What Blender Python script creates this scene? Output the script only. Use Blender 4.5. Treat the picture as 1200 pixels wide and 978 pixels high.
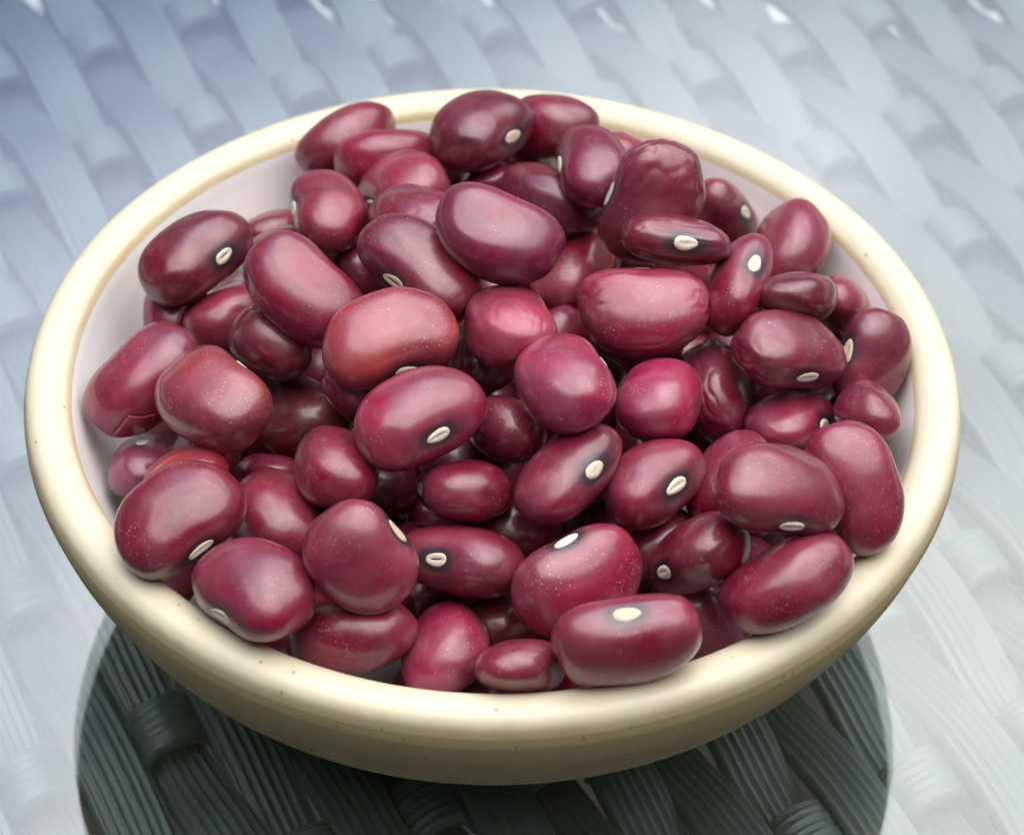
import bpy, bmesh, math, random
import numpy as np
from mathutils import Vector, Matrix, Quaternion, noise
from mathutils.bvhtree import BVHTree

for o in list(bpy.data.objects):
    bpy.data.objects.remove(o, do_unlink=True)
S = 0.0585                                   # bowl radius in metres; lengths below are in bowl radii unless noted
scene = bpy.context.scene

# ------------------------------------------------------------------ camera
cam_d = bpy.data.cameras.new('camera')
cam = bpy.data.objects.new('camera', cam_d)
scene.collection.objects.link(cam)
scene.camera = cam
el, dist, hr, roll, tx, tz = .7463, 5.4979, .6032, .0344, .0421, -.1482
C = Vector((0, -dist * math.cos(el), hr + dist * math.sin(el)))
F = (Vector((tx, 0, hr + tz)) - C).normalized()
X = F.cross(Vector((0, 0, 1))).normalized(); U = X.cross(F)
c_, s_ = math.cos(roll), math.sin(roll)
X, U = c_ * X + s_ * U, -s_ * X + c_ * U
M = Matrix((X, U, -F)).transposed().to_4x4()
M.translation = C * S
cam.matrix_world = M
cam_d.sensor_fit = 'HORIZONTAL'; cam_d.sensor_width = 36; cam_d.lens = 90
cam_d.clip_start = .01; cam_d.clip_end = 200
cam_d.dof.use_dof = True
cam_d.dof.focus_distance = 5.16 * S
cam_d.dof.aperture_fstop = 29

# ------------------------------------------------------------------ light
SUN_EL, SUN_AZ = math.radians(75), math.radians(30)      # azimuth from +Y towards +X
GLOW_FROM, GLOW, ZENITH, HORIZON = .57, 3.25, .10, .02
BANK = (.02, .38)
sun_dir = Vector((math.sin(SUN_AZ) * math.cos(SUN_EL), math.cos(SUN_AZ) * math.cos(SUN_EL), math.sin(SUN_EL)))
world = bpy.data.worlds.new('World'); scene.world = world
world.use_nodes = True
nt = world.node_tree; N = nt.nodes; L = nt.links
N.clear()
wout = N.new('ShaderNodeOutputWorld')
sky = N.new('ShaderNodeTexSky'); sky.sky_type = 'NISHITA'; sky.sun_disc = False
sky.sun_elevation = SUN_EL; sky.sun_rotation = SUN_AZ
sky.air_density = 1.0; sky.dust_density = 1.5
bgs = N.new('ShaderNodeBackground'); bgs.inputs['Strength'].default_value = .06
L.new(sky.outputs[0], bgs.inputs['Color'])
tc = N.new('ShaderNodeTexCoord')
nz = N.new('ShaderNodeTexNoise'); nz.inputs['Scale'].default_value = 2.3; nz.inputs['Detail'].default_value = 4
nz.inputs['Roughness'].default_value = .5
mp = N.new('ShaderNodeMapping'); mp.inputs['Location'].default_value = (.35, .2, .1)
L.new(tc.outputs['Generated'], mp.inputs['Vector']); L.new(mp.outputs[0], nz.inputs['Vector'])
rp = N.new('ShaderNodeMapRange'); rp.inputs['From Min'].default_value = .36; rp.inputs['From Max'].default_value = .60
rp.inputs['To Min'].default_value = .6; rp.inputs['To Max'].default_value = 1.0
L.new(nz.outputs['Fac'], rp.inputs['Value'])
# overcast sky: brighter towards the zenith, and round the hidden sun
def wmath(op, a, b):
    x = N.new('ShaderNodeMath'); x.operation = op
    for i, v in enumerate((a, b)):
        if hasattr(v, 'is_output'): L.new(v, x.inputs[i])
        else: x.inputs[i].default_value = v
    return x.outputs[0]
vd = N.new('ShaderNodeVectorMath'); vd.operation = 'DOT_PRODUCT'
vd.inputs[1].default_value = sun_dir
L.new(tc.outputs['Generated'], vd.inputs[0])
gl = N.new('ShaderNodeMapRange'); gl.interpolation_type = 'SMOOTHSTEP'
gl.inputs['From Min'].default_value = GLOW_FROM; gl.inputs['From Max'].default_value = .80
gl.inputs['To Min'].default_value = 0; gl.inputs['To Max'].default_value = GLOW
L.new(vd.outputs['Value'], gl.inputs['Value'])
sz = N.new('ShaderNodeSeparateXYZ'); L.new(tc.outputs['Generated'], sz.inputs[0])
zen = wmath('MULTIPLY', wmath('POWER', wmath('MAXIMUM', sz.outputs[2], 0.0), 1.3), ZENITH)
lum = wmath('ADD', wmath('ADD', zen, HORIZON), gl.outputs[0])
# the cloud bank overhead is white; towards the lower left ahead it thins to a bluish veil
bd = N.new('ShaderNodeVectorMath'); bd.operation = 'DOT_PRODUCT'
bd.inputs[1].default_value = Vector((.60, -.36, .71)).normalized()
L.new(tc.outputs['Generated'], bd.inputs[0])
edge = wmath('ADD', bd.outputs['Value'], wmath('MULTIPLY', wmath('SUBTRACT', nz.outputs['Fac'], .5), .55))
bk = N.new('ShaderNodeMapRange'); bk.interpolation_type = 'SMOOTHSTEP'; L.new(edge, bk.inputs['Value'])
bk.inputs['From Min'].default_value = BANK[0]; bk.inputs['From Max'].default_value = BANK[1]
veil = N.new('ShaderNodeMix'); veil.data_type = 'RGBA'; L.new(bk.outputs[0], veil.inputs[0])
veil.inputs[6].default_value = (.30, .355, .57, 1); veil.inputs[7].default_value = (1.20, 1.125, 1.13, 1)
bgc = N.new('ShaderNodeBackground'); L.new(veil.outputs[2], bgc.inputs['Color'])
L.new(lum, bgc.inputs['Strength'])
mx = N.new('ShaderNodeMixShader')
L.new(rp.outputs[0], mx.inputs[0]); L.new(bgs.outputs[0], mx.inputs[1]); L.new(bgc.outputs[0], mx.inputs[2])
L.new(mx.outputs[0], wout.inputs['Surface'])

sun_l = bpy.data.lights.new('sun', 'SUN'); sun_l.energy = .5; sun_l.angle = math.radians(38); sun_l.color = (1, .98, .95)
sun = bpy.data.objects.new('sun', sun_l); scene.collection.objects.link(sun)
sun.rotation_euler = (-sun_dir).to_track_quat('-Z', 'Y').to_euler()

scene.view_settings.view_transform = 'Standard'; scene.view_settings.look = 'None'
scene.view_settings.exposure = 0.3; scene.view_settings.gamma = 1; scene.view_settings.use_curve_mapping = False
scene.render.engine = 'CYCLES'
scene.cycles.use_denoising = True
scene.cycles.max_bounces = 12; scene.cycles.transmission_bounces = 10; scene.cycles.glossy_bounces = 6
scene.cycles.caustics_refractive = True; scene.cycles.caustics_reflective = True
scene.cycles.blur_glossy = .3

# ------------------------------------------------------------------ helpers
def link(name, mesh, mat=None, parent=None):
    o = bpy.data.objects.new(name, mesh)
    scene.collection.objects.link(o)
    if mat and not mesh.materials: mesh.materials.append(mat)
    if parent: o.parent = parent
    return o

def tag(o, label, cat, group=None):
    o['label'] = label; o['category'] = cat
    if group: o['group'] = group
    return o

def mesh_from(name, verts, faces, smooth=True):
    m = bpy.data.meshes.new(name)
    m.from_pydata([tuple(v) for v in verts], [], [tuple(f) for f in faces])
    m.update()
    if smooth: m.polygons.foreach_set('use_smooth', [True] * len(m.polygons))
    return m

class NT:
    """small node-tree builder"""
    def __init__(self, name):
        self.m = bpy.data.materials.new(name); self.m.use_nodes = True
        self.t = self.m.node_tree; self.t.nodes.clear()
        self.out = self.t.nodes.new('ShaderNodeOutputMaterial')
    def n(self, kind, **kw):
        x = self.t.nodes.new('ShaderNode' + kind)
        for k, v in kw.items():
            if k.startswith('i_'):
                x.inputs[int(k[2:]) if k[2:].isdigit() else k[2:].replace('_', ' ')].default_value = v
            else: setattr(x, k, v)
        return x
    def l(self, a, b): self.t.links.new(a, b)
    def put(self, inp, v):
        if hasattr(v, 'is_output'): self.l(v, inp)
        else: inp.default_value = v
    def mix(self, fac, a, b, mode='MIX'):
        x = self.n('Mix', data_type='RGBA', blend_type=mode)
        self.put(x.inputs[0], fac); self.put(x.inputs[6], a); self.put(x.inputs[7], b)
        return x.outputs[2]
    def math(self, op, a, b=0.0, clamp=False):
        x = self.n('Math', operation=op, use_clamp=clamp)
        self.put(x.inputs[0], a); self.put(x.inputs[1], b)
        return x.outputs[0]
    def ramp(self, v, a, b, c=0.0, d=1.0):
        x = self.n('MapRange', interpolation_type='SMOOTHSTEP')
        self.put(x.inputs['Value'], v)
        x.inputs['From Min'].default_value = a; x.inputs['From Max'].default_value = b
        x.inputs['To Min'].default_value = c; x.inputs['To Max'].default_value = d
        return x.outputs[0]
    def noise(self, vec, scale, detail=3, rough=.5, w=None):
        x = self.n('TexNoise')
        if w is not None:
            x.noise_dimensions = '4D'; self.put(x.inputs['W'], w)
        self.l(vec, x.inputs['Vector'])
        x.inputs['Scale'].default_value = scale; x.inputs['Detail'].default_value = detail; x.inputs['Roughness'].default_value = rough
        return x.outputs['Fac']
    def bump(self, h, strength, dist):
        b = self.n('Bump'); b.inputs['Strength'].default_value = strength; b.inputs['Distance'].default_value = dist
        self.l(h, b.inputs['Height']); return b.outputs[0]
    def principled(self, **kw):
        p = self.n('BsdfPrincipled')
        for k, v in kw.items(): self.put(p.inputs[k], v)
        self.l(p.outputs[0], self.out.inputs['Surface']); return p

def rgb(r, g, b): return (r, g, b, 1)

# ------------------------------------------------------------------ ground far below the table
def ground(name, c1, c2, y0, y1, z):
    k = NT(name)
    tcn = k.n('TexCoord').outputs['Object']
    col = k.mix(k.noise(tcn, 3, 5), c1, c2)
    col = k.mix(k.math('MULTIPLY', k.noise(tcn, 60, 2), .4), col, c1)
    k.principled(**{'Base Color': col, 'Roughness': .9, 'Specular IOR Level': .1})
    g = mesh_from(name, [(-40, y0, z), (40, y0, z), (40, y1, z), (-40, y1, z)], [(0, 1, 2, 3)], False)
    g = link(name, g, k.m); g['kind'] = 'structure'
ground('painted_shade_ground', rgb(.018, .017, .016), rgb(.035, .032, .03), -40, 1.06, -.66)  # near-black colour stands in for the shade on the ground under the table
ground('pale_paving', rgb(.40, .39, .37), rgb(.48, .47, .45), 1.06, 40, -.66)

# ------------------------------------------------------------------ table: woven strands under a glass top
table = bpy.data.objects.new('wicker_table', None); scene.collection.objects.link(table)
tag(table, 'grey woven wicker table top under a reflecting sheet of glass, below the bowl', 'table')
ang = math.radians(26)
Ua = Vector((math.cos(ang), math.sin(ang), 0)); Va = Vector((-math.sin(ang), math.cos(ang), 0))
Uw = (Ua + .09 * Va)
GLASS_T = .0052 / S                                       # glass thickness in radii
ZW = -GLASS_T - .090                                     # mid-plane of the weave
PITCH_U, PITCH_V = .154, .485
U0, V0 = .017, .01
table.location = (0, 0, 0)

k = NT('wicker_strand')
tco = k.n('TexCoord').outputs['Object']
oi = k.n('ObjectInfo').outputs['Random']
mpn = k.n('Mapping'); mpn.inputs['Scale'].default_value = (1, 1, 1); k.l(tco, mpn.inputs['Vector'])
base = k.mix(k.noise(mpn.outputs[0], 90, 4, .6, k.math('MULTIPLY', oi, 40)), rgb(.066, .072, .074), rgb(.15, .158, .16))
base = k.mix(k.math('MULTIPLY', oi, .35), base, rgb(.10, .105, .107))
h = k.noise(tco, 2600, 2)
k.principled(**{'Base Color': base, 'Roughness': .42, 'Normal': k.bump(h, .07, .0002)})
m_wick = k.m

def strand_mesh(name, along, across, lo, hi, wave, width, seed, step):
    """a flat ribbed band along `along`, from lo to hi; wave(q) gives -1 (under) .. 1 (over)"""
    rnd = random.Random(seed)
    ribs = 7
    ns = ribs * 3 + 1
    prof = []
    rh = [rnd.uniform(.7, 1.25) for _ in range(ribs + 1)]
    for i in range(ns):
        t = -1 + 2 * i / (ns - 1)
        z = .018 * (1 - abs(t) ** 4.5) + .0115 * rh[min(ribs, i // 3)] * (0 if i % 3 == 0 else 1)
        prof.append((t * width / 2, z))
    n = int((hi - lo) / step) + 1
    verts, faces = [], []
    w1, w2 = rnd.uniform(0, 6), rnd.uniform(0, 6)
    for j in range(n + 1):
        q = lo + (hi - lo) * j / n
        z0, pinch, tilt = wave(q)
        side = .003 * math.sin(q * 1.3 + w1) + .001 * math.sin(q * 4.3 + w2)
        wd = (1 + .02 * math.sin(q * 3.1 + w2)) * pinch
        for (a, z) in prof:
            p = along * q + across * (a * wd + side)
            verts.append((p.x * S, p.y * S, (z0 + z + a * tilt) * S))
        for a in (width / 2, -width / 2):
            p = along * q + across * (a * wd * .98 + side)
            verts.append((p.x * S, p.y * S, (z0 - .012 + a * tilt) * S))
    m = ns + 2
    for j in range(n):
        for i in range(m):
            a, b = j * m + i, j * m + (i + 1) % m
            faces.append((a, b, b + m, a + m))
    faces.append(tuple(range(m))[::-1]); faces.append(tuple(n * m + i for i in range(m)))
    return mesh_from(name, verts, faces)

EXU, EXV0, EXV1 = 4.0, -3.3, 7.9
WARP_AMP, WEFT_AMP = .040, .046
rw = random.Random(5)
def soft(c, e): return math.copysign(abs(c) ** e, c)
def warp_wave(par, seed):
    r2 = random.Random(seed); t0 = r2.uniform(0, 6)
    def f(q):
        c = math.cos(math.pi * (q - V0) / PITCH_V + (0 if par else math.pi))
        return WARP_AMP * soft(c, .8), 1 - .11 * max(0, -c) ** 2, .025 * math.sin(q * 2.7 + t0)
    return f
warp_meshes = {(par, v): strand_mesh('warp_strand', Va, Ua, EXV0, EXV1, warp_wave(par, 3 * v + par), .152, 10 + v * 2 + par, PITCH_V / 9)
               for par in (0, 1) for v in range(3)}
mi = int(EXU / PITCH_U)
FAN_PIVOT = 1.9
def fan(u):                                              # the bands to one side lean a little
    t = min(1, max(0, (.35 - u) / 1.3))
    return .045 * t
jit = {i: rw.uniform(-.007, .007) for i in range(-mi, mi + 1)}
def warp_u(i, v):
    u = U0 + i * PITCH_U + jit[i]
    return u - fan(u) * (v - FAN_PIVOT)
for i in range(-mi, mi + 1):
    me = warp_meshes[(i % 2, rw.randrange(3))]
    o = link('warp_strand', me, m_wick, table)
    u = U0 + i * PITCH_U + jit[i]
    lean = .09 * u + rw.uniform(-.012, .012)
    f = fan(u)
    p = Ua * (u + f * FAN_PIVOT) + Va * lean
    o.location = (p.x * S, p.y * S, (ZW + rw.uniform(-.003, .003)) * S)
    o.rotation_euler = (0, 0, f)
for r in range(int(EXV0 / PITCH_V) + 1, int(EXV1 / PITCH_V)):
    v = V0 + r * PITCH_V
    us = [warp_u(i, v + .09 * (U0 + i * PITCH_U)) for i in range(-mi, mi + 1)]
    def weft_wave(q, us=us, r=r):
        x = float(np.interp(q, us, range(-mi, mi + 1)))
        c = math.cos(math.pi * (x + r))
        return WEFT_AMP * soft(c, .45), 1.0, 0.0
    me = strand_mesh('weft_strand', Uw, Va, -EXU, EXU, weft_wave, .150, 40 + r, PITCH_U / 9)
    o = link('weft_strand', me, m_wick, table)
    p = Va * (v + rw.uniform(-.015, .015))
    o.location = (p.x * S, p.y * S, (ZW + rw.uniform(-.002, .002)) * S)

k = NT('table_glass')
gb = k.n('BsdfGlass'); gb.inputs['IOR'].default_value = 1.5; gb.inputs['Roughness'].default_value = 0.0
gb.inputs['Color'].default_value = rgb(.90, .965, .95)
gg = k.n('BsdfGlossy'); gg.inputs['Roughness'].default_value = 0.0; gg.inputs['Color'].default_value = rgb(1, 1, 1)
ms = k.n('MixShader'); ms.inputs[0].default_value = .05
k.l(gb.outputs[0], ms.inputs[1]); k.l(gg.outputs[0], ms.inputs[2]); k.l(ms.outputs[0], k.out.inputs['Surface'])
bm = bmesh.new()
cs = []
for z in (-GLASS_T, 0):
    for (a, b) in ((-EXU, EXV0), (EXU, EXV0), (EXU, EXV1), (-EXU, EXV1)):
        p = Uw * a + Va * b
        cs.append(bm.verts.new((p.x * S, p.y * S, z * S)))
for f in ((0, 3, 2, 1), (4, 5, 6, 7), (0, 1, 5, 4), (1, 2, 6, 5), (2, 3, 7, 6), (3, 0, 4, 7)):
    bm.faces.new([cs[i] for i in f])
me = bpy.data.meshes.new('glass_top'); bm.to_mesh(me); bm.free()
link('glass_top', me, k.m, table)

# ------------------------------------------------------------------ bowl
def lathe(name, prof, seg=160, wob=0.0, before=None, after=None):
    verts, faces, nors = [], [], []
    ext = [before or prof[0]] + list(prof) + [after or prof[-1]]
    pn = []
    for i in range(1, len(ext) - 1):
        t = Vector((ext[i + 1][0] - ext[i - 1][0], ext[i + 1][1] - ext[i - 1][1])).normalized()
        pn.append((t.y, -t.x))
    for j in range(seg):
        a = 2 * math.pi * j / seg
        w = 1 + wob * (math.sin(2 * a + .6) + .6 * math.sin(3 * a + 2))
        for (r, z), (nr, nz) in zip(prof, pn):
            zw = z + max(0, z - .2) * .006 * (math.sin(2 * a + 1.1) + .7 * math.sin(5 * a + .4))
            verts.append((r * w * math.cos(a) * S, r * w * math.sin(a) * S, zw * S))
            nors.append((nr * math.cos(a), nr * math.sin(a), nz))
    n = len(prof)
    for j in range(seg):
        j2 = (j + 1) % seg
        for i in range(n - 1):
            faces.append((j * n + i, j2 * n + i, j2 * n + i + 1, j * n + i + 1))
    m = mesh_from(name, verts, faces)
    m.normals_split_custom_set_from_vertices(nors)
    return m

def spline(pts, sub=6):
    out = []
    P = [Vector((a, b, 0)) for a, b in pts]
    for i in range(len(P) - 1):
        p0 = P[max(i - 1, 0)]; p1 = P[i]; p2 = P[i + 1]; p3 = P[min(i + 2, len(P) - 1)]
        for s in range(sub):
            t = s / sub
            q = .5 * ((2 * p1) + (-p0 + p2) * t + (2 * p0 - 5 * p1 + 4 * p2 - p3) * t * t + (-p0 + 3 * p1 - 3 * p2 + p3) * t ** 3)
            out.append((q.x, q.y))
    out.append(pts[-1]); return out

def bowl_mat(name, base, crease, dull=0):
    k = NT(name)
    ob = k.n('TexCoord').outputs['Object']
    sep = k.n('SeparateXYZ'); k.l(ob, sep.inputs[0])
    big = k.noise(ob, 40, 4, .6)
    mid = k.noise(ob, 220, 4, .6)
    fine = k.noise(ob, 1400, 3, .6)
    col = base(k, ob, sep, big, mid, fine)
    # iron specks in the glaze
    vo = k.n('TexVoronoi'); vo.inputs['Scale'].default_value = 800; k.l(ob, vo.inputs['Vector'])
    sepc = k.n('SeparateColor'); k.l(vo.outputs['Color'], sepc.inputs[0])
    speck = k.math('MULTIPLY', k.ramp(vo.outputs['Distance'], .10, .26, 1, 0), k.ramp(sepc.outputs[0], crease, crease + .05, 0, 1))
    col = k.mix(k.math('MULTIPLY', speck, .6), col, rgb(.13, .085, .04))
    hh = k.math('ADD', k.math('ADD', k.math('MULTIPLY', mid, .6), k.math('MULTIPLY', fine, .25)), k.math('MULTIPLY', big, 3.0))
    k.principled(**{'Base Color': col, 'Roughness': k.ramp(mid, .3, .7, .38 + .3 * dull, .52 + .3 * dull), 'Specular IOR Level': .5 - .38 * dull,
                    'Coat Weight': 0 if dull else .12, 'Coat Roughness': .25, 'Normal': k.bump(hh, .12, .0006)})
    return k.m

def rim_col(k, ob, sep, big, mid, fine):
    z = k.math('DIVIDE', sep.outputs[2], S)
    r = k.math('DIVIDE', k.math('SQRT', k.math('ADD', k.math('MULTIPLY', sep.outputs[0], sep.outputs[0]), k.math('MULTIPLY', sep.outputs[1], sep.outputs[1]))), S)
    c = k.mix(big, rgb(.60, .575, .44), rgb(.55, .515, .365))
    c = k.mix(k.math('MULTIPLY', fine, .25), c, rgb(.54, .49, .32))
    # glaze pulls thin and brown along both lower edges of the roll
    zz = k.math('ADD', z, k.math('MULTIPLY', k.math('SUBTRACT', mid, .5), .03))
    outer = k.ramp(r, .955, .975)
    low = k.math('MULTIPLY', k.ramp(zz, .574, .616, 1, 0), outer)
    c = k.mix(k.math('MULTIPLY', low, .95), c, rgb(.41, .34, .18))
    inner = k.math('MULTIPLY', k.ramp(k.math('ABSOLUTE', k.math('SUBTRACT', k.math('ADD', r, k.math('MULTIPLY', k.math('SUBTRACT', mid, .5), .012)), .9035)), .002, .0075, 1, 0), 1.0)
    c = k.mix(k.math('MULTIPLY', inner, k.ramp(big, .3, .7, .35, .8)), c, rgb(.48, .37, .18))
    return c

def wall_in_col(k, ob, sep, big, mid, fine):
    c = k.mix(big, rgb(.88, .905, .875), rgb(.86, .88, .845))
    return c

def wall_out_col(k, ob, sep, big, mid, fine):
    z = k.math('DIVIDE', sep.outputs[2], S)
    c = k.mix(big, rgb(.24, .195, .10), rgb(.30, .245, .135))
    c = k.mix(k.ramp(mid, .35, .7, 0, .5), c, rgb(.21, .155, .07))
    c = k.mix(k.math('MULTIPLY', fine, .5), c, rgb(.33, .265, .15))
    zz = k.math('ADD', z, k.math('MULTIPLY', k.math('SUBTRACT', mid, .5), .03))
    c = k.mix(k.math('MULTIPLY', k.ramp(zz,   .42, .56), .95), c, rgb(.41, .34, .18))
    return c

m_rim = bowl_mat('bowl_cream_glaze', rim_col, .93)
m_in = bowl_mat('bowl_white_glaze', wall_in_col, .985)
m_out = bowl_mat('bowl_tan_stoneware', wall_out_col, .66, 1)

bowl = bpy.data.objects.new('stoneware_bowl', None); scene.collection.objects.link(bowl)
tag(bowl, 'cream rimmed stoneware bowl heaped with red kidney beans on the glass', 'bowl')
rim_prof = spline([(.9995, .578), (.992, .602), (.976, .617), (.953, .622), (.930, .618), (.914, .609), (.904, .599), (.898, .589)], 5)
in_prof = spline([(.898, .589), (.893, .573), (.880, .53), (.845, .43), (.79, .31), (.70, .20), (.50, .115), (.25, .085), (.0, .08)], 6)
out_prof = spline([(.0, .035), (.42, .035), (.50, .045), (.62, .085), (.74, .155), (.845, .25), (.905, .32), (.945, .39), (.975, .46), (.9965, .535), (1.0, .556), (.9995, .578)], 6)
link('rim', lathe('rim', rim_prof, 200, .0022, out_prof[-2], in_prof[1]), m_rim, bowl)
link('inner_wall', lathe('inner_wall', in_prof, 200, .0022, rim_prof[-2]), m_in, bowl)
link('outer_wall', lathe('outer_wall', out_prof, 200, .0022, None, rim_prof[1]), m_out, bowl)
foot = [(.36, .04), (.37, .006), (.385, .0), (.44, .0), (.46, .008), (.475, .042)]
link('foot_ring', lathe('foot_ring', foot, 96), m_out, bowl)

# ------------------------------------------------------------------ kidney beans
def bean_material():
    k = NT('kidney_bean_skin')
    ob = k.n('TexCoord').outputs['Object']
    def attr(nm):
        a = k.n('Attribute', attribute_type='OBJECT'); a.attribute_name = nm; return a
    tint = attr('tint').outputs['Color']
    seed = attr('seed').outputs['Fac']
    warm = attr('warm').outputs['Fac']
    dust = attr('dust').outputs['Fac']
    hil = attr('hilum_at').outputs['Vector']
    big = k.noise(ob, 120, 3, .5, seed)
    mid = k.noise(ob, 420, 4, .6, seed)
    fine = k.noise(ob, 2600, 3, .6, seed)
    # skin: light and dark clouding
    hv = k.n('HueSaturation'); k.l(tint, hv.inputs['Color'])
    k.l(k.ramp(big, .3, .7, .72, 1.25), hv.inputs['Value'])
    k.l(k.ramp(k.noise(ob, 160, 3, .6, k.math('ADD', seed, 3.1)), .3, .7, .86, 1.04), hv.inputs['Saturation'])
    col = hv.outputs[0]
    # warm orange patches on some
    col = k.mix(k.math('MULTIPLY', k.ramp(k.noise(ob, 90, 2, .5, k.math('ADD', seed, 7.3)), .45, .68), warm), col, rgb(.34, .055, .03))
    # mealy mottling
    col = k.mix(k.math('MULTIPLY', k.ramp(k.noise(ob, 900, 5, .7, seed), .45, .72), .38), col, rgb(.25, .04, .075))
    # pale scuffs and dust specks
    vo = k.n('TexVoronoi'); vo.inputs['Scale'].default_value = 2600; k.l(ob, vo.inputs['Vector'])
    sc = k.n('SeparateColor'); k.l(vo.outputs['Color'], sc.inputs[0])
    sp = k.math('MULTIPLY', k.ramp(vo.outputs['Distance'], .15, .42, 1, 0), k.ramp(sc.outputs[0], .45, .95))
    col = k.mix(k.math('MULTIPLY', k.math('MULTIPLY', sp, k.ramp(k.noise(ob, 190, 4, .65, seed), .42, .66)), k.math('MULTIPLY', dust, .8)), col, rgb(.55, .34, .36))
    vo2 = k.n('TexVoronoi'); vo2.inputs['Scale'].default_value = 420; k.l(ob, vo2.inputs['Vector'])
    sc2 = k.n('SeparateColor'); k.l(vo2.outputs['Color'], sc2.inputs[0])
    sp2 = k.math('MULTIPLY', k.ramp(vo2.outputs['Distance'], .03, .09, 1, 0), k.ramp(sc2.outputs[0], .93, .96))
    col = k.mix(k.math('MULTIPLY', sp2, .55), col, rgb(.60, .42, .40))
    # grey-black ring and streaks round the eye
    dv = k.n('VectorMath', operation='SUBTRACT'); k.l(ob, dv.inputs[0]); k.l(hil, dv.inputs[1])
    sx = k.n('SeparateXYZ'); k.l(dv.outputs[0], sx.inputs[0])
    def sq(v, s): return k.math('POWER', k.math('DIVIDE', v, s), 2.0)
    ring = k.math('SQRT', k.math('ADD', k.math('ADD', sq(sx.outputs[0], .00285), sq(sx.outputs[2], .00168)), sq(sx.outputs[1], .004)))
    ring = k.math('ADD', ring, k.math('MULTIPLY', k.math('SUBTRACT', mid, .5), .45))
    col = k.mix(k.math('MULTIPLY', k.ramp(ring, .72, 1.08, 1, 0), .96), col, rgb(.016, .012, .018))
    halo = k.math('SQRT', k.math('ADD', k.math('ADD', sq(sx.outputs[0], .0055), sq(sx.outputs[2], .0024)), sq(sx.outputs[1], .005)))
    halo = k.math('ADD', halo, k.math('MULTIPLY', k.math('SUBTRACT', mid, .5), .8))
    col = k.mix(k.math('MULTIPLY', k.ramp(halo, .45, 1.1, 1, 0), .45), col, rgb(.06, .03, .045))
    h = k.math('ADD', k.math('MULTIPLY', mid, .5), k.math('MULTIPLY', fine, .22))
    k.principled(**{'Base Color': col, 'Roughness': k.ramp(mid, .3, .7, .30, .48), 'Specular IOR Level': .55,
                    'Coat Weight': .68, 'Coat Roughness': k.ramp(fine, .35, .7, .12, .28),
                    'Normal': k.bump(h, .28, .00035)})
    return k.m

def hilum_material():
    k = NT('bean_eye')
    ob = k.n('TexCoord').outputs['Object']
    f = k.noise(ob, 1500, 3)
    et = k.n('Attribute', attribute_type='OBJECT'); et.attribute_name = 'eye_tone'
    f = k.math('ADD', k.math('MULTIPLY', f, .6), k.math('MULTIPLY', et.outputs['Fac'], .6), True)
    sx = k.n('SeparateXYZ'); k.l(ob, sx.inputs[0])
    col = k.mix(f, rgb(.80, .76, .65), rgb(.50, .42, .29))
    k.principled(**{'Base Color': col, 'Roughness': .6, 'Normal': k.bump(k.noise(ob, 3000, 3), .3, .0003)})
    return k.m
m_bean, m_eye = bean_material(), hilum_material()

BEND = {10: .0, 62: .14, 37: .03, 36: .06, 47: .03, 58: .03, 23: .05}
def cube_sphere(n):
    """quad sphere: unit directions and faces"""
    idx, dirs, faces = {}, [], []
    def vid(p):
        key = tuple(int(round(c * n * 2)) for c in p)
        if key not in idx:
            idx[key] = len(dirs)
            q = [math.tan(c * math.pi / 4) for c in p]
            l = math.sqrt(sum(c * c for c in q)); dirs.append([c / l for c in q])
        return idx[key]
    for ax in range(3):
        for sg in (-1, 1):
            for i in range(n):
                for j in range(n):
                    def P(a, b):
                        p = [0, 0, 0]; p[ax] = sg; p[(ax + 1) % 3] = -1 + 2 * a / n; p[(ax + 2) % 3] = -1 + 2 * b / n
                        return vid(p)
                    f = [P(i, j), P(i + 1, j), P(i + 1, j + 1), P(i, j + 1)]
                    faces.append(f if sg > 0 else f[::-1])
    return np.array(dirs), faces
FLAKE = [(0.1239, -0.0423, 0.0111), (0.0671, -0.0735, -0.0308), (0.0337, -0.0922, 0.0031), (0.0639, -0.0671, 0.0446)]
DIRS, FACES = cube_sphere(20)
DIRS_LO, FACES_LO = cube_sphere(9)
DIRS_HI, FACES_HI = cube_sphere(38)

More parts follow.
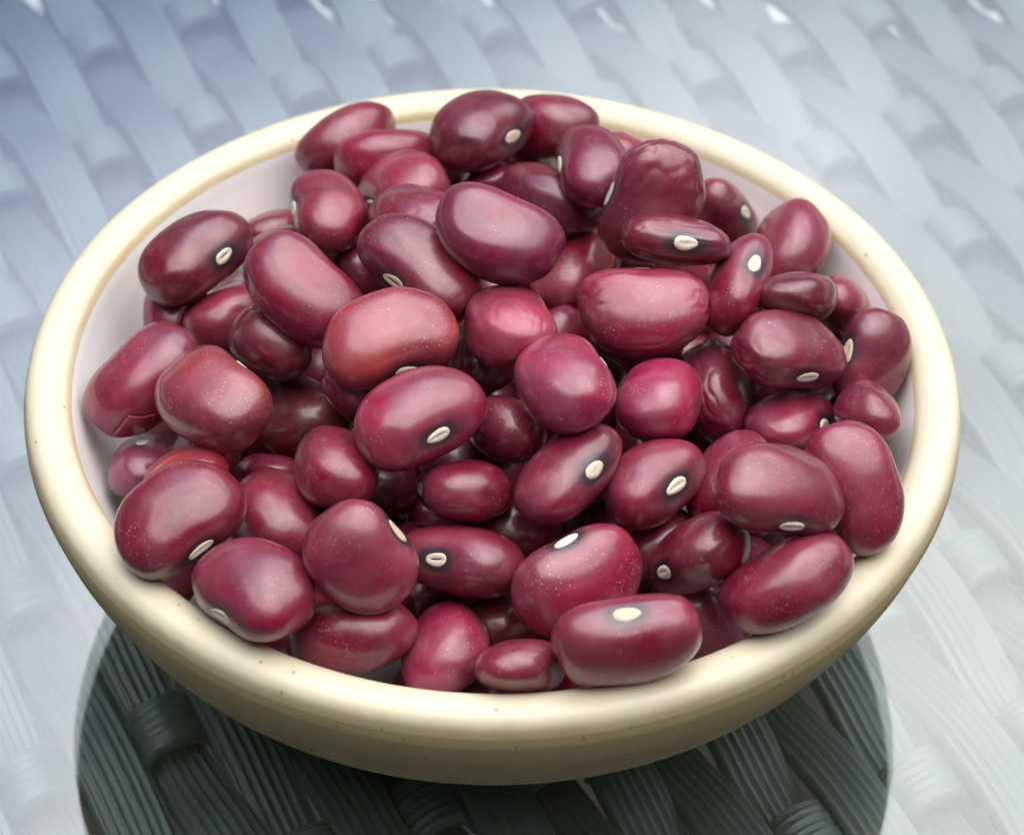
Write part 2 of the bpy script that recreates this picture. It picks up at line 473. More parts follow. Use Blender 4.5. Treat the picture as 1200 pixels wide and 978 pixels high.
def bean_shape(dims, ha, seed, wrinkle, lo=False):
    rnd = random.Random(seed)
    D = DIRS_LO if lo else (DIRS_HI if wrinkle > .25 else DIRS)
    n = rnd.uniform(2.2, 2.5)
    r = (np.abs(D) ** n).sum(1) ** (-1 / n)
    p = D * r[:, None]
    x, y, z = p[:, 0].copy(), p[:, 1].copy(), p[:, 2].copy()
    ha_n = ha
    tp = rnd.uniform(-.07, .07)
    # the ends lean towards the eye side, the eye side is flatter and dips at the eye
    kb = BEND.get(seed, rnd.uniform(.07, .17))
    y = y * (1 + tp * x)
    z = z * (1 - tp * .5 * x)
    y = y + kb * (x * x - .30) * (1 - .25 * np.abs(z))
    up = np.clip(y, 0, 1)
    y = y - .10 * up * np.exp(-((x - ha_n) / .42) ** 2)
    # eye side is a little wedge-shaped across its thickness, back is fuller
    z = z * (1 - .10 * np.clip(y, -1, 1))
    p = np.stack([x, y, z], 1)
    # a few faces pressed flat by neighbours
    for _ in range(3):
        d = np.array([rnd.gauss(0, .8), rnd.gauss(-.3, .8), rnd.gauss(0, 1)]); d /= np.linalg.norm(d)
        h = p @ d; lim = np.max(h) * rnd.uniform(.86, .95)
        ex = np.clip(h - lim, 0, None)
        p = p - np.outer(ex * .45, d)
    # lumps
    off = Vector((seed * 3.17, seed * 1.7, seed * .9))
    q = np.array([noise.noise(Vector(v) * 1.5 + off) for v in p]); p = p * (1 + .035 * q)[:, None]
    if wrinkle > 0:
        q = np.array([noise.noise(Vector((v[0] * 1.5 + .9 * noise.noise(Vector(v) * 1.7 + off), v[1] * 3.0, v[2] * 2.6)) + off) for v in p])
        q2 = np.array([noise.noise(Vector(v) * 6.5 + off) for v in p])
        msk = np.array([noise.noise(Vector(v) * 1.1 + off * 2) for v in p])
        msk = np.clip(msk * 1.8 + .6, 0, 1)
        p = p * (1 + wrinkle * msk * (-.042 * (1 - np.clip(np.abs(q) * 2.6, 0, 1)) ** 1.5 + .012 * q2))[:, None]
    return p * np.array(dims) * (.965 * S)

def make_bean(rec, lo=False):
    name = 'kidney_bean'
    i, P, q, dims, ha, tone, wr, label = rec
    V = bean_shape(dims, ha, i, wr, lo)
    FC = FACES_LO if lo else (FACES_HI if wr > .25 else FACES)
    me = mesh_from(name, V, FC)
    o = link(name, me, m_bean)
    o.location = Vector(P) * S
    o.rotation_mode = 'QUATERNION'; o.rotation_quaternion = Quaternion(q)
    rnd = random.Random(i * 7 + 1)
    t = TONES[tone]
    j = rnd.uniform(.88, 1.12)
    o['tint'] = [t[0][0] * j, t[0][1] * j * rnd.uniform(.9, 1.15), t[0][2] * j * rnd.uniform(.88, 1.15)]
    o['warm'] = t[1]; o['dust'] = t[2]; o['seed'] = i * 3.71
    # eye
    bvh = BVHTree.FromPolygons([Vector(v) for v in V], FC)
    hx = ha * dims[0] * S
    hit = bvh.ray_cast(Vector((hx, 1, 0)), Vector((0, -1, 0)))[0]
    o['hilum_at'] = [hx, hit.y, 0.0]
    ex, ez = .031 * S * rnd.uniform(.9, 1.12), .0150 * S * rnd.uniform(.9, 1.15)
    tw = rnd.uniform(-.16, .16); groove = rnd.uniform(.1, 1.0); sk = rnd.uniform(-.25, .25); dome = rnd.uniform(.0018, .0048)
    o['eye_tone'] = rnd.random()
    verts, faces = [], []
    nr, na = 6, 22
    for a in range(nr + 1):
        rr = a / nr
        for b in range(na):
            th = 2 * math.pi * b / na
            xa = ex * rr * math.cos(th); za = ez * rr * math.sin(th) * (1 - sk * math.cos(th)) * (1 + .06 * math.sin(3 * th + i))
            x_ = hx + xa * math.cos(tw) - za * math.sin(tw); z_ = xa * math.sin(tw) + za * math.cos(tw)
            hp = bvh.ray_cast(Vector((x_, 1, z_)), Vector((0, -1, 0)))[0]
            yy = hp.y if hp else hit.y
            up = dome * (1 - rr ** 4) - .0036 * groove * math.exp(-((za - .1 * ez * math.sin(i)) / (.22 * ez)) ** 2) * (1 - rr ** 2) - (.003 if a == nr else 0)
            verts.append((x_, yy + up * S, z_))
    for a in range(nr):
        for b in range(na):
            b2 = (b + 1) % na
            faces.append((a * na + b, a * na + b2, (a + 1) * na + b2, (a + 1) * na + b))
    hm = mesh_from('hilum', verts, faces)
    hob = link('hilum', hm, m_eye, o); hob['eye_tone'] = o['eye_tone']
    if i == 22:                                        # a flake of skin lifting off near one end
        A_, B_, C_, D_ = [Vector(c) for c in FLAKE]
        fv, ff = [], []
        for a in range(9):
            for b in range(9):
                u_, w_ = a / 8, b / 8
                p = (A_ * (1 - u_) * (1 - w_) + B_ * u_ * (1 - w_) + C_ * u_ * w_ + D_ * (1 - u_) * w_) * S
                d_ = p.normalized()
                h_ = bvh.ray_cast(d_ * .1, -d_)[0]
                lift = .0012 + .012 * u_ ** 2 * (.6 + .4 * math.sin(3 * w_ + .4)) + .003 * (1 - w_) ** 2
                fv.append(h_ + d_ * (lift * S))
        for a in range(8):
            for b in range(8):
                ff.append((a * 9 + b, a * 9 + b + 1, (a + 1) * 9 + b + 1, (a + 1) * 9 + b))
        fl = link('skin_flake', mesh_from('skin_flake', fv, ff), m_bean, o)
        sol = fl.modifiers.new('thickness', 'SOLIDIFY'); sol.thickness = .0022 * S; sol.offset = 0
        for kx in ('tint', 'warm', 'dust', 'seed', 'hilum_at'): fl[kx] = o[kx]
        fl['tint'] = [min(1, v * 1.15) for v in o['tint']]
    tag(o, label, 'bean', 'red kidney beans heaped in the bowl')
    return o

#           tint, warm, dust
TONES = {
 'n':      ((.170, .0055, .027), .10, .45),
 'pink':   ((.238, .011, .045), .05, .55),
 'dark':   ((.118, .006, .019), .05, .25),
 'purple': ((.145, .0075, .030), .05, .60),
 'brown':  ((.115, .015, .021), .30, .40),
 'orange': ((.250, .018, .030), .40, .65),
 'orangeedge': ((.19, .016, .042), .35, .75),
 'dusty':  ((.185, .010, .034), .10, .75),
}
BEANS = [
 (1, (-0.3578, 0.7275, 0.641), (-0.1205, 0.3551, -0.8655, 0.3321), (0.1376, 0.0986, 0.0751), 0.023, 'n', 0, 'plain long kidney bean tilted up against the far rim, the leftmost of those touching it'),
 (2, (-0.2565, 0.6279, 0.6665), (0.8963, -0.3041, 0.0701, 0.3152), (0.1362, 0.0989, 0.0709), 0.03, 'n', 0, 'flat-lying kidney bean just right of the leftmost bean touching the far rim'),
 (3, (-0.2123, 0.4532, 0.7224), (-0.0274, -0.8439, 0.4809, -0.2361), (0.1383, 0.098, 0.0724), -0.008, 'n', 0.2, 'broad kidney bean with a pale eye on its left end, behind a wrinkled bean'),
 (4, (-0.1742, 0.2587, 0.7892), (-0.1485, -0.4107, -0.894, 0.1002), (0.1377, 0.0973, 0.0762), 0.042, 'n', 0.8, 'mottled crinkled kidney bean wedged between the big top centre bean and the far rim beans'),
 (5, (-0.0434, 0.6519, 0.7325), (-0.4611, 0.0055, 0.1562, 0.8735), (0.1422, 0.1041, 0.0834), -0.019, 'dark', 0, 'dark glossy kidney bean at the far rim with a pale eye on its right end'),
 (6, (0.1161, 0.7824, 0.6583), (-0.8356, 0.2104, 0.1786, 0.475), (0.1366, 0.0974, 0.0766), 0.004, 'n', 0, 'plain kidney bean rising highest at the far rim behind the dark glossy bean'),
 (7, (0.2026, 0.4471, 0.8041), (0.6527, -0.0271, 0.1006, 0.7504), (0.1385, 0.0843, 0.0741), 0.002, 'purple', 0, 'dusky upright kidney bean with an eye at left, beside the large wrinkled bean'),
 (8, (0.0367, 0.7054, 0.4461), (-0.0248, -0.679, 0.6105, -0.4069), (0.1377, 0.0738, 0.0556), -0.007, 'n', 0, 'mostly hidden kidney bean between the dark far bean and the dusky upright bean'),
 (9, (0.2879, 0.721, 0.6337), (-0.3192, -0.5878, 0.7321, -0.129), (0.1388, 0.0668, 0.0486), -0.015, 'n', 0, 'small visible tip of a kidney bean against the far rim behind the large wrinkled bean'),
 (10, (0.3327, 0.3033, 0.8224), (-0.2931, 0.4869, -0.6273, -0.5325), (0.1486, 0.1145, 0.077), 0.079, 'purple', 0.75, 'largest wrinkled kidney bean standing upright near the far rim, dull purple with creased skin'),
 (11, (0.0003, 0.091, 0.901), (0.9554, 0.2128, 0.0843, -0.1866), (0.143, 0.1007, 0.0765), -0.0, 'purple', 0, 'big smooth dull purple kidney bean lying on the very top of the heap'),
 (12, (0.1145, 0.4822, 0.6779), (0.0086, -0.429, -0.8609, 0.2733), (0.1403, 0.0985, 0.0737), 0.021, 'purple', 0, 'smooth greyish kidney bean tucked behind the right end of the big top bean'),
 (13, (-0.0153, 0.642, 0.5888), (-0.6912, 0.2814, -0.1789, -0.6411), (0.1363, 0.0834, 0.0519), -0.007, 'n', 0, 'thin crescent of kidney bean showing behind the greyish bean and the big top bean'),
 (14, (-0.3807, 0.3529, 0.7303), (-0.1436, -0.7704, 0.6211, 0.0117), (0.1378, 0.0881, 0.0763), 0.018, 'n', 0, 'curved kidney bean seen side on, pale eye facing the bare left wall'),
 (15, (-0.161, 0.0763, 0.8133), (0.3226, 0.1074, -0.0047, 0.9404), (0.1515, 0.0939, 0.0746), 0.059, 'purple', 0, 'slanting kidney bean with a pale eye low on its left, beside the big top bean'),
 (16, (-0.6624, 0.2457, 0.68), (-0.1956, -0.8691, -0.4396, -0.1149), (0.1488, 0.1039, 0.0822), 0.067, 'dark', 0, 'dark kidney bean alone by the bare left wall, pale eye at its lower right'),
 (17, (-0.5204, 0.5438, 0.5128), (0.1789, 0.6802, -0.6468, 0.295), (0.1348, 0.0821, 0.048), -0.004, 'n', 0, 'small sliver of kidney bean between the dark left bean and the curved side-on bean'),
 (18, (-0.4931, 0.3566, 0.5956), (-0.772, 0.0776, 0.3907, 0.4954), (0.138, 0.0912, 0.0652), 0.0, 'purple', 0, 'dull kidney bean half hidden behind a big smooth oval, near the dark left bean'),
 (19, (-0.4011, 0.0176, 0.7916), (0.1975, -0.2911, -0.9244, -0.147), (0.1477, 0.0996, 0.0768), -0.012, 'n', 0, 'big smooth oval kidney bean sloping down to the right, on the left half'),
 (20, (-0.5771, 0.177, 0.568), (-0.7559, 0.3038, -0.0515, -0.5777), (0.1363, 0.0977, 0.0738), -0.005, 'n', 0, 'dull kidney bean under the lower left of the big smooth sloping oval'),
 (21, (-0.6564, 0.3167, 0.4397), (0.2125, 0.7896, -0.4754, 0.3246), (0.1272, 0.0677, 0.0476), 0.095, 'n', 0, 'buried kidney bean at the left wall showing a pale sliver of its eye'),
 (22, (-0.7475, -0.0619, 0.5982), (-0.2229, 0.3361, -0.915, -0.0076), (0.1454, 0.0985, 0.0767), -0.001, 'n', 0, 'long kidney bean leaning on the left wall with a flake of lifted skin'),
 (23, (-0.5691, -0.2501, 0.7255), (-0.1337, -0.3846, -0.8996, -0.1579), (0.1394, 0.1038, 0.077), 0.011, 'orangeedge', 0, 'round blunt kidney bean with an orange tinge along its left edge'),
 (24, (-0.4746, 0.0089, 0.6479), (-0.6377, 0.4178, 0.0123, 0.647), (0.1379, 0.0946, 0.0735), 0.006, 'dark', 0, 'small dark glossy kidney bean in the shade under the big smooth sloping oval'),
 (25, (-0.4116, -0.0742, 0.5153), (0.2682, 0.3985, 0.876, 0.0442), (0.1376, 0.0973, 0.0769), -0.009, 'brown', 0, 'brownish olive kidney bean in the shadowed hollow beside the round orange-edged bean'),
 (26, (-0.2947, 0.3135, 0.5774), (0.5339, 0.4473, -0.7165, -0.0377), (0.1411, 0.0934, 0.057), 0.013, 'purple', 0, 'narrow dark purple kidney bean squeezed between the big sloping oval and its right neighbour'),
 (27, (-0.2154, -0.1556, 0.8148), (-0.1004, 0.9725, 0.2097, 0.0135), (0.1481, 0.1038, 0.0792), 0.026, 'orange', 0, 'large orange-tinged kidney bean lying on top near the middle, eye on its underside'),
 (28, (-0.2799, -0.1455, 0.6524), (0.7274, -0.0845, 0.4412, 0.5188), (0.138, 0.0925, 0.0634), -0.002, 'purple', 0, 'dark purple kidney bean peeking out beneath the large orange-tinged bean'),
 (29, (-0.1471, -0.3596, 0.788), (0.1282, 0.9534, 0.2553, 0.0968), (0.1413, 0.1019, 0.089), 0.011, 'pink', 0, 'large bright kidney bean below the orange-tinged one, pale oval eye facing out with grey tip'),
 (30, (-0.3096, -0.3925, 0.6764), (-0.0886, -0.6531, -0.7058, 0.2596), (0.137, 0.089, 0.0761), -0.005, 'n', 0, 'plump kidney bean just left below the large bright bean with the outward facing eye'),
 (31, (-0.7383, -0.1998, 0.4689), (-0.6223, -0.3704, 0.6092, 0.3232), (0.1315, 0.0695, 0.0767), 0.03, 'purple', 0, 'small purple kidney bean low at the left wall under the bean with flaked skin'),
 (32, (-0.625, -0.3413, 0.5822), (0.3994, 0.4659, 0.782, -0.1094), (0.1389, 0.0959, 0.0682), 0.003, 'orange', 0, 'reddish kidney bean almost hidden behind the big curved bean on the left front rim'),
 (33, (-0.6098, -0.5659, 0.6972), (-0.2861, -0.1494, -0.0788, 0.9432), (0.14, 0.1061, 0.0806), -0.005, 'n', 0, 'big curved kidney bean resting over the left front rim, eye on its lower right side'),
 (34, (-0.4295, -0.4397, 0.5867), (-0.0572, -0.6213, -0.7631, 0.1683), (0.1385, 0.0953, 0.0772), 0.012, 'n', 0, 'rounded matt kidney bean between the big curved bean and a bright pink one'),
 (35, (-0.4641, -0.2289, 0.4872), (0.707, -0.2841, -0.2569, -0.5945), (0.1379, 0.0744, 0.047), 0.009, 'n', 0, 'thin top edge of a kidney bean buried behind the rounded matt bean at left'),
 (36, (-0.4496, -0.728, 0.6782), (-0.0106, -0.9348, 0.3434, -0.0898), (0.1388, 0.1034, 0.0783), -0.025, 'n', 0, 'shiny plump kidney bean leaning on the left front rim, eye partly hidden low against it'),
 (37, (-0.2429, -0.6958, 0.7418), (-0.7328, -0.5143, -0.2905, 0.3379), (0.1208, 0.1027, 0.0778), -0.044, 'pink', 0, 'brightest pink kidney bean with a squarish outline near the left front, notched at its right'),
 (38, (-0.0522, -0.578, 0.6131), (-0.2962, 0.0537, -0.3665, -0.8804), (0.1393, 0.1004, 0.0721), 0.038, 'n', 0, 'long kidney bean with a large pale eye, emerging beside the bright pink bean'),
 (39, (-0.2638, -0.7337, 0.5652), (-0.1334, -0.1212, -0.9522, 0.2467), (0.1349, 0.0981, 0.0749), 0.002, 'n', 0, 'kidney bean lying under the brightest pink bean along the front rim, showing a long side'),
 (40, (-0.086, -0.7274, 0.5133), (-0.0766, 0.7155, -0.5892, 0.3673), (0.1378, 0.0953, 0.0762), -0.003, 'pink', 0, 'blunt bean standing on end at the front rim, beside the one under the pink bean'),
 (41, (0.0643, -0.8185, 0.5774), (0.6749, -0.3316, 0.2552, 0.6078), (0.1377, 0.0895, 0.0554), -0.003, 'n', 0, 'small low kidney bean against the middle of the front rim, flat facet facing out'),
 (42, (0.2631, -0.8421, 0.6972), (0.6477, 0.7557, 0.0299, 0.0922), (0.1499, 0.099, 0.0797), 0.019, 'n', 0.2, 'long kidney bean lying along the front rim, large white eye on its upper side'),
 (43, (0.1732, -0.6463, 0.6366), (0.7865, 0.5585, 0.1028, 0.2427), (0.143, 0.1118, 0.0816), 0.007, 'dusty', 0, 'broad dusty kidney bean speckled with pale scuffs, white eye on its upper edge'),
 (44, (-0.0589, -0.4332, 0.6637), (-0.6204, 0.2278, -0.2739, -0.6987), (0.1382, 0.1, 0.0653), 0.017, 'n', 0, 'glossy pointed kidney bean with a bent white highlight, deep in the middle of the heap'),
 (45, (0.0352, -0.2369, 0.6483), (0.6367, -0.3708, -0.103, -0.6682), (0.1367, 0.0846, 0.071), -0.001, 'n', 0, 'small pointed kidney bean set low right of the large bright bean'),
 (46, (0.034, -0.0738, 0.7856), (0.1229, 0.6238, 0.7603, -0.1332), (0.1381, 0.0973, 0.0764), 0.009, 'pink', 0.3, 'short round kidney bean in the centre with a grey pinched tip on its right'),
 (47, (0.1444, -0.2879, 0.8333), (0.1776, 0.5577, 0.8095, 0.0473), (0.1363, 0.0992, 0.0778), -0.003, 'pink', 0, 'round blunt kidney bean seen end on, just right of the centre'),
 (48, (0.3132, 0.0353, 0.7495), (0.9604, 0.278, -0.0131, 0.0108), (0.1461, 0.103, 0.0771), 0.003, 'pink', 0.5, 'broad bumpy kidney bean lying level, dimpled on top and bright red lower down'),
 (49, (0.1725, 0.3552, 0.5723), (0.763, -0.2559, -0.0877, 0.587), (0.1385, 0.0974, 0.0768), 0.003, 'orange', 0, 'orange-brown kidney bean partly hidden under the right end of the big top bean'),
 (50, (0.3782, 0.1677, 0.8313), (-0.0836, 0.0885, 0.3092, 0.9432), (0.1245, 0.0928, 0.0558), -0.01, 'dark', 0.5, 'thin dark kidney bean seen edge on, pale striped eye, above the broad bumpy bean'),
 (51, (0.5263, 0.5738, 0.5722), (0.3722, 0.7451, 0.4141, -0.3671), (0.1317, 0.0678, 0.0677), -0.164, 'purple', 0, 'kidney bean at far right wall with a white eye on its upper right edge'),
 (52, (0.6598, 0.4224, 0.6064), (-0.7305, 0.3004, 0.2275, -0.5695), (0.1375, 0.0969, 0.0754), 0.01, 'n', 0, 'plain smooth kidney bean leaning upright against the far right wall'),
 (53, (0.5149, 0.1177, 0.7517), (0.4286, 0.6684, 0.5138, 0.325), (0.1341, 0.0954, 0.0642), -0.019, 'n', 0.2, 'upright kidney bean with a white eye near its top, right of the broad bumpy bean'),
 (54, (0.6441, 0.1166, 0.7275), (-0.7369, 0.2743, -0.2195, -0.5776), (0.1392, 0.0887, 0.054), 0.002, 'dark', 0.1, 'small dark flattened kidney bean at right above the purple-grey bean with an eye'),
 (55, (0.7644, 0.2404, 0.6016), (0.767, 0.0664, 0.4823, 0.418), (0.138, 0.0738, 0.0597), 0.0, 'n', 0, 'kidney bean tip at the right wall behind the small dark flattened bean'),
 (56, (0.6189, -0.0451, 0.7108), (-0.2239, 0.2114, 0.0128, 0.9513), (0.1398, 0.0941, 0.0723), -0.019, 'purple', 0.3, 'purple-grey kidney bean with creased skin and an eye at its lower right'),
 (57, (0.8109, 0.0422, 0.6183), (0.5686, 0.5754, -0.0536, 0.5855), (0.1164, 0.0926, 0.0714), -0.01, 'n', 0, 'tall kidney bean leaning on the right wall with its eye at the left edge'),
 (58, (0.3416, -0.1773, 0.6885), (-0.7498, 0.1771, -0.1048, -0.6289), (0.1369, 0.0927, 0.0771), 0.01, 'pink', 0, 'rounded pink kidney bean between the end-on round bean and a facet-sided bean'),
 (59, (0.4814, -0.0252, 0.5691), (0.6808, -0.3178, 0.3406, -0.5652), (0.1379, 0.0985, 0.0736), 0.0, 'n', 0.5, 'dented kidney bean with shiny facets standing upright behind the rounded pink bean'),
 (60, (0.6307, -0.1254, 0.5779), (0.5253, -0.1017, -0.2508, -0.8067), (0.1362, 0.0905, 0.0655), 0.031, 'n', 0.2, 'slanting kidney bean with an eye on its right tip, below the purple-grey creased bean'),
 (61, (0.7934, -0.1445, 0.6285), (0.5302, -0.4218, -0.0162, -0.7353), (0.1377, 0.0771, 0.0634), -0.005, 'n', 0, 'small kidney bean at the right wall above the long bean that slopes down the wall'),
 (62, (0.7241, -0.4543, 0.7268), (-0.2525, 0.7843, -0.4756, -0.3081), (0.1405, 0.0884, 0.0758), 0.039, 'n', 0, 'long curved kidney bean sloping down the right wall behind a smooth top oval'),
 (63, (0.5547, -0.5592, 0.8114), (-0.1325, 0.2029, -0.05, 0.9689), (0.1443, 0.0982, 0.0743), -0.035, 'n', 0, 'smooth purple-red oval kidney bean on top at the lower right, eye on its underside'),
 (64, (0.4924, -0.3244, 0.6093), (0.1251, -0.582, 0.7202, -0.3563), (0.1388, 0.0964, 0.0767), 0.02, 'n', 0.3, 'half hidden kidney bean standing behind the smooth oval at the lower right'),
 (65, (0.3263, -0.4077, 0.6718), (0.4147, 0.093, -0.2723, -0.8633), (0.1243, 0.0896, 0.0793), 0.078, 'n', 0, 'kidney bean with a white eye ringed in dark grey at its upper right end'),
 (66, (0.1554, -0.4415, 0.7264), (0.3024, 0.8368, 0.4175, 0.1847), (0.1396, 0.0965, 0.0727), -0.001, 'n', 0, 'slanting kidney bean with a white eye and dark grey creases near its upper tip'),
 (67, (0.4125, -0.5793, 0.6499), (0.2138, 0.783, -0.4084, 0.4177), (0.1383, 0.0999, 0.0721), -0.015, 'n', 0, 'kidney bean with its small pale eye at the lower left end, beside the dusty bean'),
 (68, (0.5778, -0.6751, 0.6827), (-0.2121, 0.1487, -0.9335, 0.2478), (0.1433, 0.097, 0.074), -0.001, 'n', 0, 'long smooth kidney bean resting along the right front rim'),
 (69, (0.0506, -0.3893, 0.5153), (0.2375, 0.6049, -0.7025, 0.2902), (0.1377, 0.0949, 0.0708), -0.005, 'dark', 0, 'dark kidney bean with one small glint deep in the gap near the middle'),
 (70, (0.3543, -0.4194, 0.5021), (0.6165, -0.4419, 0.0576, 0.6491), (0.1368, 0.0865, 0.0703), 0.005, 'dark', 0, "shadowed kidney bean deep in the gap right of the broad dusty bean's tip"),
 (71, (0.0319, -0.5716, 0.4278), (-0.1377, -0.6541, 0.63, -0.3954), (0.1373, 0.0848, 0.069), 0.002, 'brown', 0, 'brownish kidney bean deep in the gap below the left side of the broad dusty bean'),
 (72, (-0.0317, 0.0442, 0.5921), (-0.5773, 0.339, 0.1154, -0.7338), (0.1377, 0.0927, 0.0765), -0.008, 'dark', 0, 'shadowed dark bean beneath the short central bean and the large orange-tinged bean'),
]
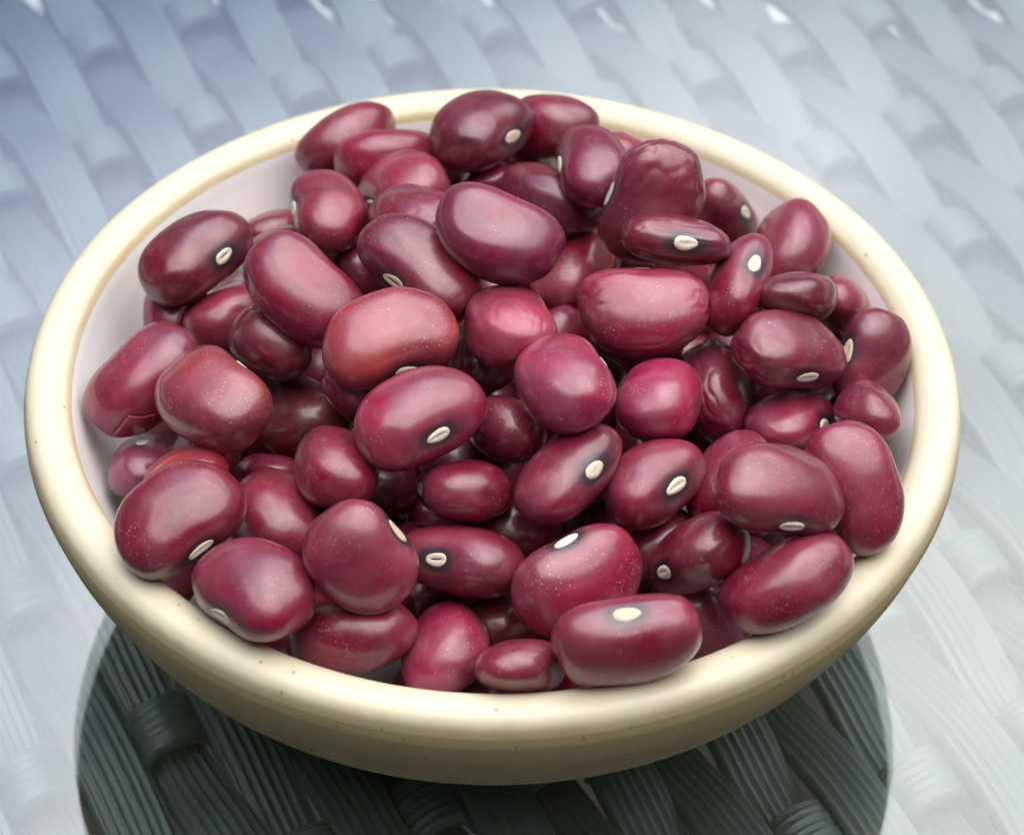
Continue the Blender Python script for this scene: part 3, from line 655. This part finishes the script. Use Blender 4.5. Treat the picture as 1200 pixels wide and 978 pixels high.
FILL = [
 ((-0.179, 0.729, 0.4304), (-0.4644, 0.1104, -0.7795, -0.4057), 0.951),
 ((-0.0166, -0.3395, 0.2819), (-0.2456, 0.4162, -0.8212, -0.3036), 0.985),
 ((0.1484, 0.0175, 0.4872), (-0.4861, 0.2368, 0.7001, 0.4664), 0.946),
 ((-0.0202, 0.2453, 0.5046), (-0.4083, 0.405, -0.7383, -0.3524), 0.931),
 ((-0.1585, -0.3712, 0.3829), (-0.6507, -0.1451, 0.6656, 0.3356), 1.019),
 ((0.4483, 0.4954, 0.3228), (0.0162, -0.056, -0.9928, 0.105), 0.943),
 ((0.33, -0.5258, 0.2879), (-0.3835, 0.0912, 0.9046, 0.1622), 0.965),
 ((-0.6698, 0.0801, 0.3718), (-0.1961, -0.0419, -0.9797, -0.0042), 0.96),
 ((-0.5134, -0.3282, 0.2792), (0.4287, -0.0839, -0.8994, -0.0153), 0.957),
 ((-0.3628, 0.1233, 0.416), (0.628, -0.2244, 0.5377, -0.5159), 0.996),
 ((-0.2332, -0.5731, 0.421), (0.0222, 0.5915, -0.4595, 0.6622), 0.987),
 ((-0.4749, -0.4637, 0.4389), (-0.0279, -0.1552, 0.8823, -0.4435), 0.921),
 ((0.2242, -0.709, 0.363), (-0.4525, -0.0195, -0.6254, 0.6354), 0.922),
 ((0.5014, -0.2867, 0.2745), (0.5692, -0.3198, -0.7537, 0.0754), 0.962),
 ((0.5866, 0.2683, 0.391), (0.0575, -0.2788, -0.9545, 0.089), 0.95),
 ((0.3132, -0.2012, 0.305), (-0.0102, 0.3008, -0.4236, 0.8544), 0.98),
 ((0.005, -0.099, 0.3064), (-0.5094, 0.2364, 0.765, -0.3153), 0.98),
 ((-0.3735, -0.4291, 0.2801), (0.471, -0.0313, 0.4053, -0.7829), 0.965),
 ((0.0539, 0.6798, 0.2728), (0.1366, -0.0872, 0.4267, -0.8897), 0.924),
 ((0.3278, -0.1195, 0.4727), (-0.435, 0.5121, 0.3689, -0.6422), 0.957),
 ((-0.1527, 0.1184, 0.3323), (-0.5924, 0.2661, 0.7589, -0.0483), 1.026),
 ((-0.0864, 0.3861, 0.3376), (0.149, -0.4839, 0.6783, -0.5325), 0.939),
 ((0.3063, 0.3149, 0.4361), (0.3269, 0.1152, 0.8975, 0.2728), 0.939),
 ((0.7585, 0.0443, 0.4347), (-0.1087, 0.3275, -0.6289, 0.6967), 0.93),
 ((0.5583, -0.4238, 0.4182), (-0.0176, 0.4895, 0.83, -0.267), 1.013),
 ((-0.3851, 0.3709, 0.338), (-0.1329, 0.2616, -0.9488, 0.1169), 0.986),
 ((0.1666, 0.5611, 0.2916), (0.4538, 0.4509, 0.7582, -0.1257), 0.929),
 ((-0.0171, 0.4228, 0.5153), (0.0678, -0.2281, -0.9389, 0.2486), 0.965),
 ((0.2215, 0.688, 0.4559), (-0.1753, -0.1938, 0.888, 0.3784), 1.046),
 ((0.0264, -0.7179, 0.346), (-0.6921, -0.1258, -0.6845, 0.1914), 0.93),
 ((-0.1761, 0.5704, 0.2451), (0.1673, -0.0813, -0.9815, -0.0455), 0.955),
 ((0.3634, 0.158, 0.3344), (-0.5462, -0.4177, -0.565, 0.456), 0.929),
 ((0.1776, -0.3882, 0.2797), (-0.2594, -0.1466, -0.5465, 0.7827), 0.985),
 ((0.5733, 0.0957, 0.424), (-0.6796, -0.1043, -0.5659, 0.455), 0.986),
 ((-0.3917, -0.6314, 0.4189), (-0.3846, 0.4861, -0.4808, 0.6202), 1.035),
 ((0.7353, -0.2348, 0.4254), (0.5101, 0.0296, 0.8055, -0.3002), 0.963),
 ((-0.0441, -0.517, 0.2637), (-0.2291, -0.1091, 0.5378, -0.804), 0.956),
 ((-0.1898, 0.0438, 0.5442), (-0.3421, 0.6105, 0.5994, -0.3886), 0.925),
 ((-0.3852, 0.6577, 0.4109), (-0.1525, 0.4478, -0.8518, 0.2251), 0.981),
 ((-0.239, -0.2202, 0.4806), (0.2001, 0.4503, -0.8701, 0.0112), 1.011),
 ((0.1994, 0.1136, 0.32), (-0.4016, 0.2802, -0.4706, 0.734), 0.927),
 ((0.191, -0.187, 0.4905), (-0.1404, 0.5853, 0.4515, -0.6587), 0.938),
 ((0.5653, -0.2015, 0.44), (-0.2364, 0.485, -0.7624, 0.3572), 0.972),
 ((-0.5695, 0.0948, 0.2523), (-0.2997, -0.0252, -0.4886, 0.8191), 0.965),
 ((-0.1933, 0.4488, 0.4675), (0.2556, -0.5169, -0.7667, 0.2823), 1.017),
 ((0.1463, -0.5872, 0.2873), (-0.3491, -0.5769, -0.6121, 0.4132), 0.947),
 ((0.6519, 0.4316, 0.417), (0.0211, 0.3976, 0.6254, -0.671), 0.969),
 ((-0.2846, -0.0605, 0.3302), (-0.2543, 0.5272, -0.6839, 0.4356), 0.924),
 ((0.4012, 0.4579, 0.4874), (-0.2221, -0.2321, 0.6053, -0.7283), 0.929),
 ((-0.6424, -0.0936, 0.3553), (0.5157, -0.0837, 0.8525, -0.0156), 1.037),
 ((0.1184, 0.3606, 0.4082), (0.0171, -0.5412, -0.6831, 0.4901), 0.993),
 ((0.5832, -0.0487, 0.29), (0.1435, 0.3407, -0.8686, 0.33), 0.989),
 ((0.1306, 0.1684, 0.4926), (-0.6164, -0.2129, -0.7349, 0.186), 0.95),
 ((-0.5721, 0.4886, 0.3711), (0.0202, 0.542, -0.6994, 0.4654), 0.933),
 ((0.5262, 0.1231, 0.2575), (-0.3837, 0.5774, -0.677, -0.2472), 0.922),
 ((0.4141, 0.0444, 0.4097), (0.4572, -0.4671, -0.6856, -0.3204), 0.945),
 ((-0.048, -0.2024, 0.5052), (-0.166, 0.1243, 0.9514, 0.2278), 0.954),
 ((-0.1647, -0.1293, 0.3058), (-0.4529, 0.5158, 0.154, -0.7107), 0.94),
 ((0.4331, -0.5628, 0.4228), (0.4301, 0.2788, -0.6944, 0.505), 1.016),
 ((-0.4424, -0.1422, 0.2698), (-0.593, 0.3133, 0.6824, -0.2907), 1.014),
 ((0.2256, 0.3956, 0.271), (-0.134, -0.591, 0.7861, -0.1217), 0.967),
 ((-0.3579, 0.5659, 0.2785), (0.5124, -0.4457, 0.5436, -0.4932), 0.935),
 ((0.4217, 0.3192, 0.3117), (0.1103, -0.0974, 0.5061, -0.8498), 0.953),
 ((-0.1114, -0.6951, 0.3165), (0.4702, -0.3468, 0.3023, -0.7532), 0.955),
 ((0.1884, -0.4879, 0.478), (-0.5605, -0.2744, -0.7531, 0.2082), 1.003),
 ((-0.2461, 0.3042, 0.2908), (0.5536, -0.0817, 0.6895, -0.4598), 0.921),
 ((-0.5084, 0.2273, 0.4065), (0.5351, 0.2064, 0.8103, -0.1204), 0.924),
 ((0.0129, 0.1164, 0.3191), (0.5552, -0.1557, -0.7067, -0.41), 1.046),
 ((-0.6646, -0.4047, 0.4013), (-0.3722, 0.585, 0.4544, -0.5592), 0.928),
 ((-0.0887, 0.6031, 0.379), (0.0655, 0.0855, -0.5797, 0.8077), 0.924),
 ((0.3052, 0.202, 0.5336), (0.2722, -0.0257, -0.3815, 0.883), 0.947),
 ((-0.6184, 0.2712, 0.2787), (0.4191, 0.2236, -0.8711, 0.1246), 0.948),
 ((-0.2686, -0.2649, 0.2816), (0.4366, 0.3092, -0.7883, 0.3039), 0.941),
 ((0.4211, 0.6212, 0.4581), (0.1594, -0.483, 0.5181, -0.6877), 1.008),
 ((0.7576, 0.2095, 0.4034), (-0.6667, 0.0026, -0.7404, 0.0857), 0.934),
 ((0.271, -0.0155, 0.2898), (-0.5209, -0.3876, -0.7494, 0.1298), 0.948),
 ((0.3752, -0.376, 0.2586), (0.5567, -0.31, 0.7488, 0.1823), 0.945),
 ((-0.2941, -0.3975, 0.4872), (0.2184, 0.4826, 0.6521, -0.5424), 0.953),
 ((-0.7083, 0.2138, 0.5421), (0.5335, -0.4173, 0.4657, -0.5696), 0.885),
 ((-0.1368, -0.4882, 0.3758), (-0.4461, -0.3565, -0.7059, 0.4191), 0.878),
 ((-0.0952, -0.2419, 0.3704), (0.4344, 0.3114, -0.8371, 0.1163), 0.876),
 ((-0.1148, 0.7887, 0.4944), (0.4605, 0.2884, -0.8252, 0.1541), 0.853),
 ((0.0418, 0.7992, 0.5279), (0.3817, 0.1166, -0.9091, 0.1194), 0.864),
 ((0.1643, -0.1514, 0.2861), (0.6191, -0.0446, -0.776, 0.1118), 0.971),
 ((0.6075, -0.1891, 0.2861), (-0.5154, -0.4113, -0.3932, 0.6408), 0.866),
]
for rec in BEANS: make_bean(rec)
deep = 'kidney bean lying deep in the heap, in shadow underneath the top layer of beans'
src = []
for j, (P, q, f) in enumerate(FILL):
    if j < 6:
        o = make_bean((500 + j, P, q, (.134, .095, .075), 0.0, 'dark' if j % 2 else 'n', 0, deep), True)
        src.append(o)
    else:
        s0 = src[j % 6]
        o = s0.copy(); scene.collection.objects.link(o)
        for ch in s0.children:
            c2 = ch.copy(); scene.collection.objects.link(c2); c2.parent = o
        o.location = Vector(P) * S; o.rotation_quaternion = Quaternion(q)
    o.scale = (f, f, f)
    o['label'] = deep; o['group'] = 'kidney beans buried under the top layer'
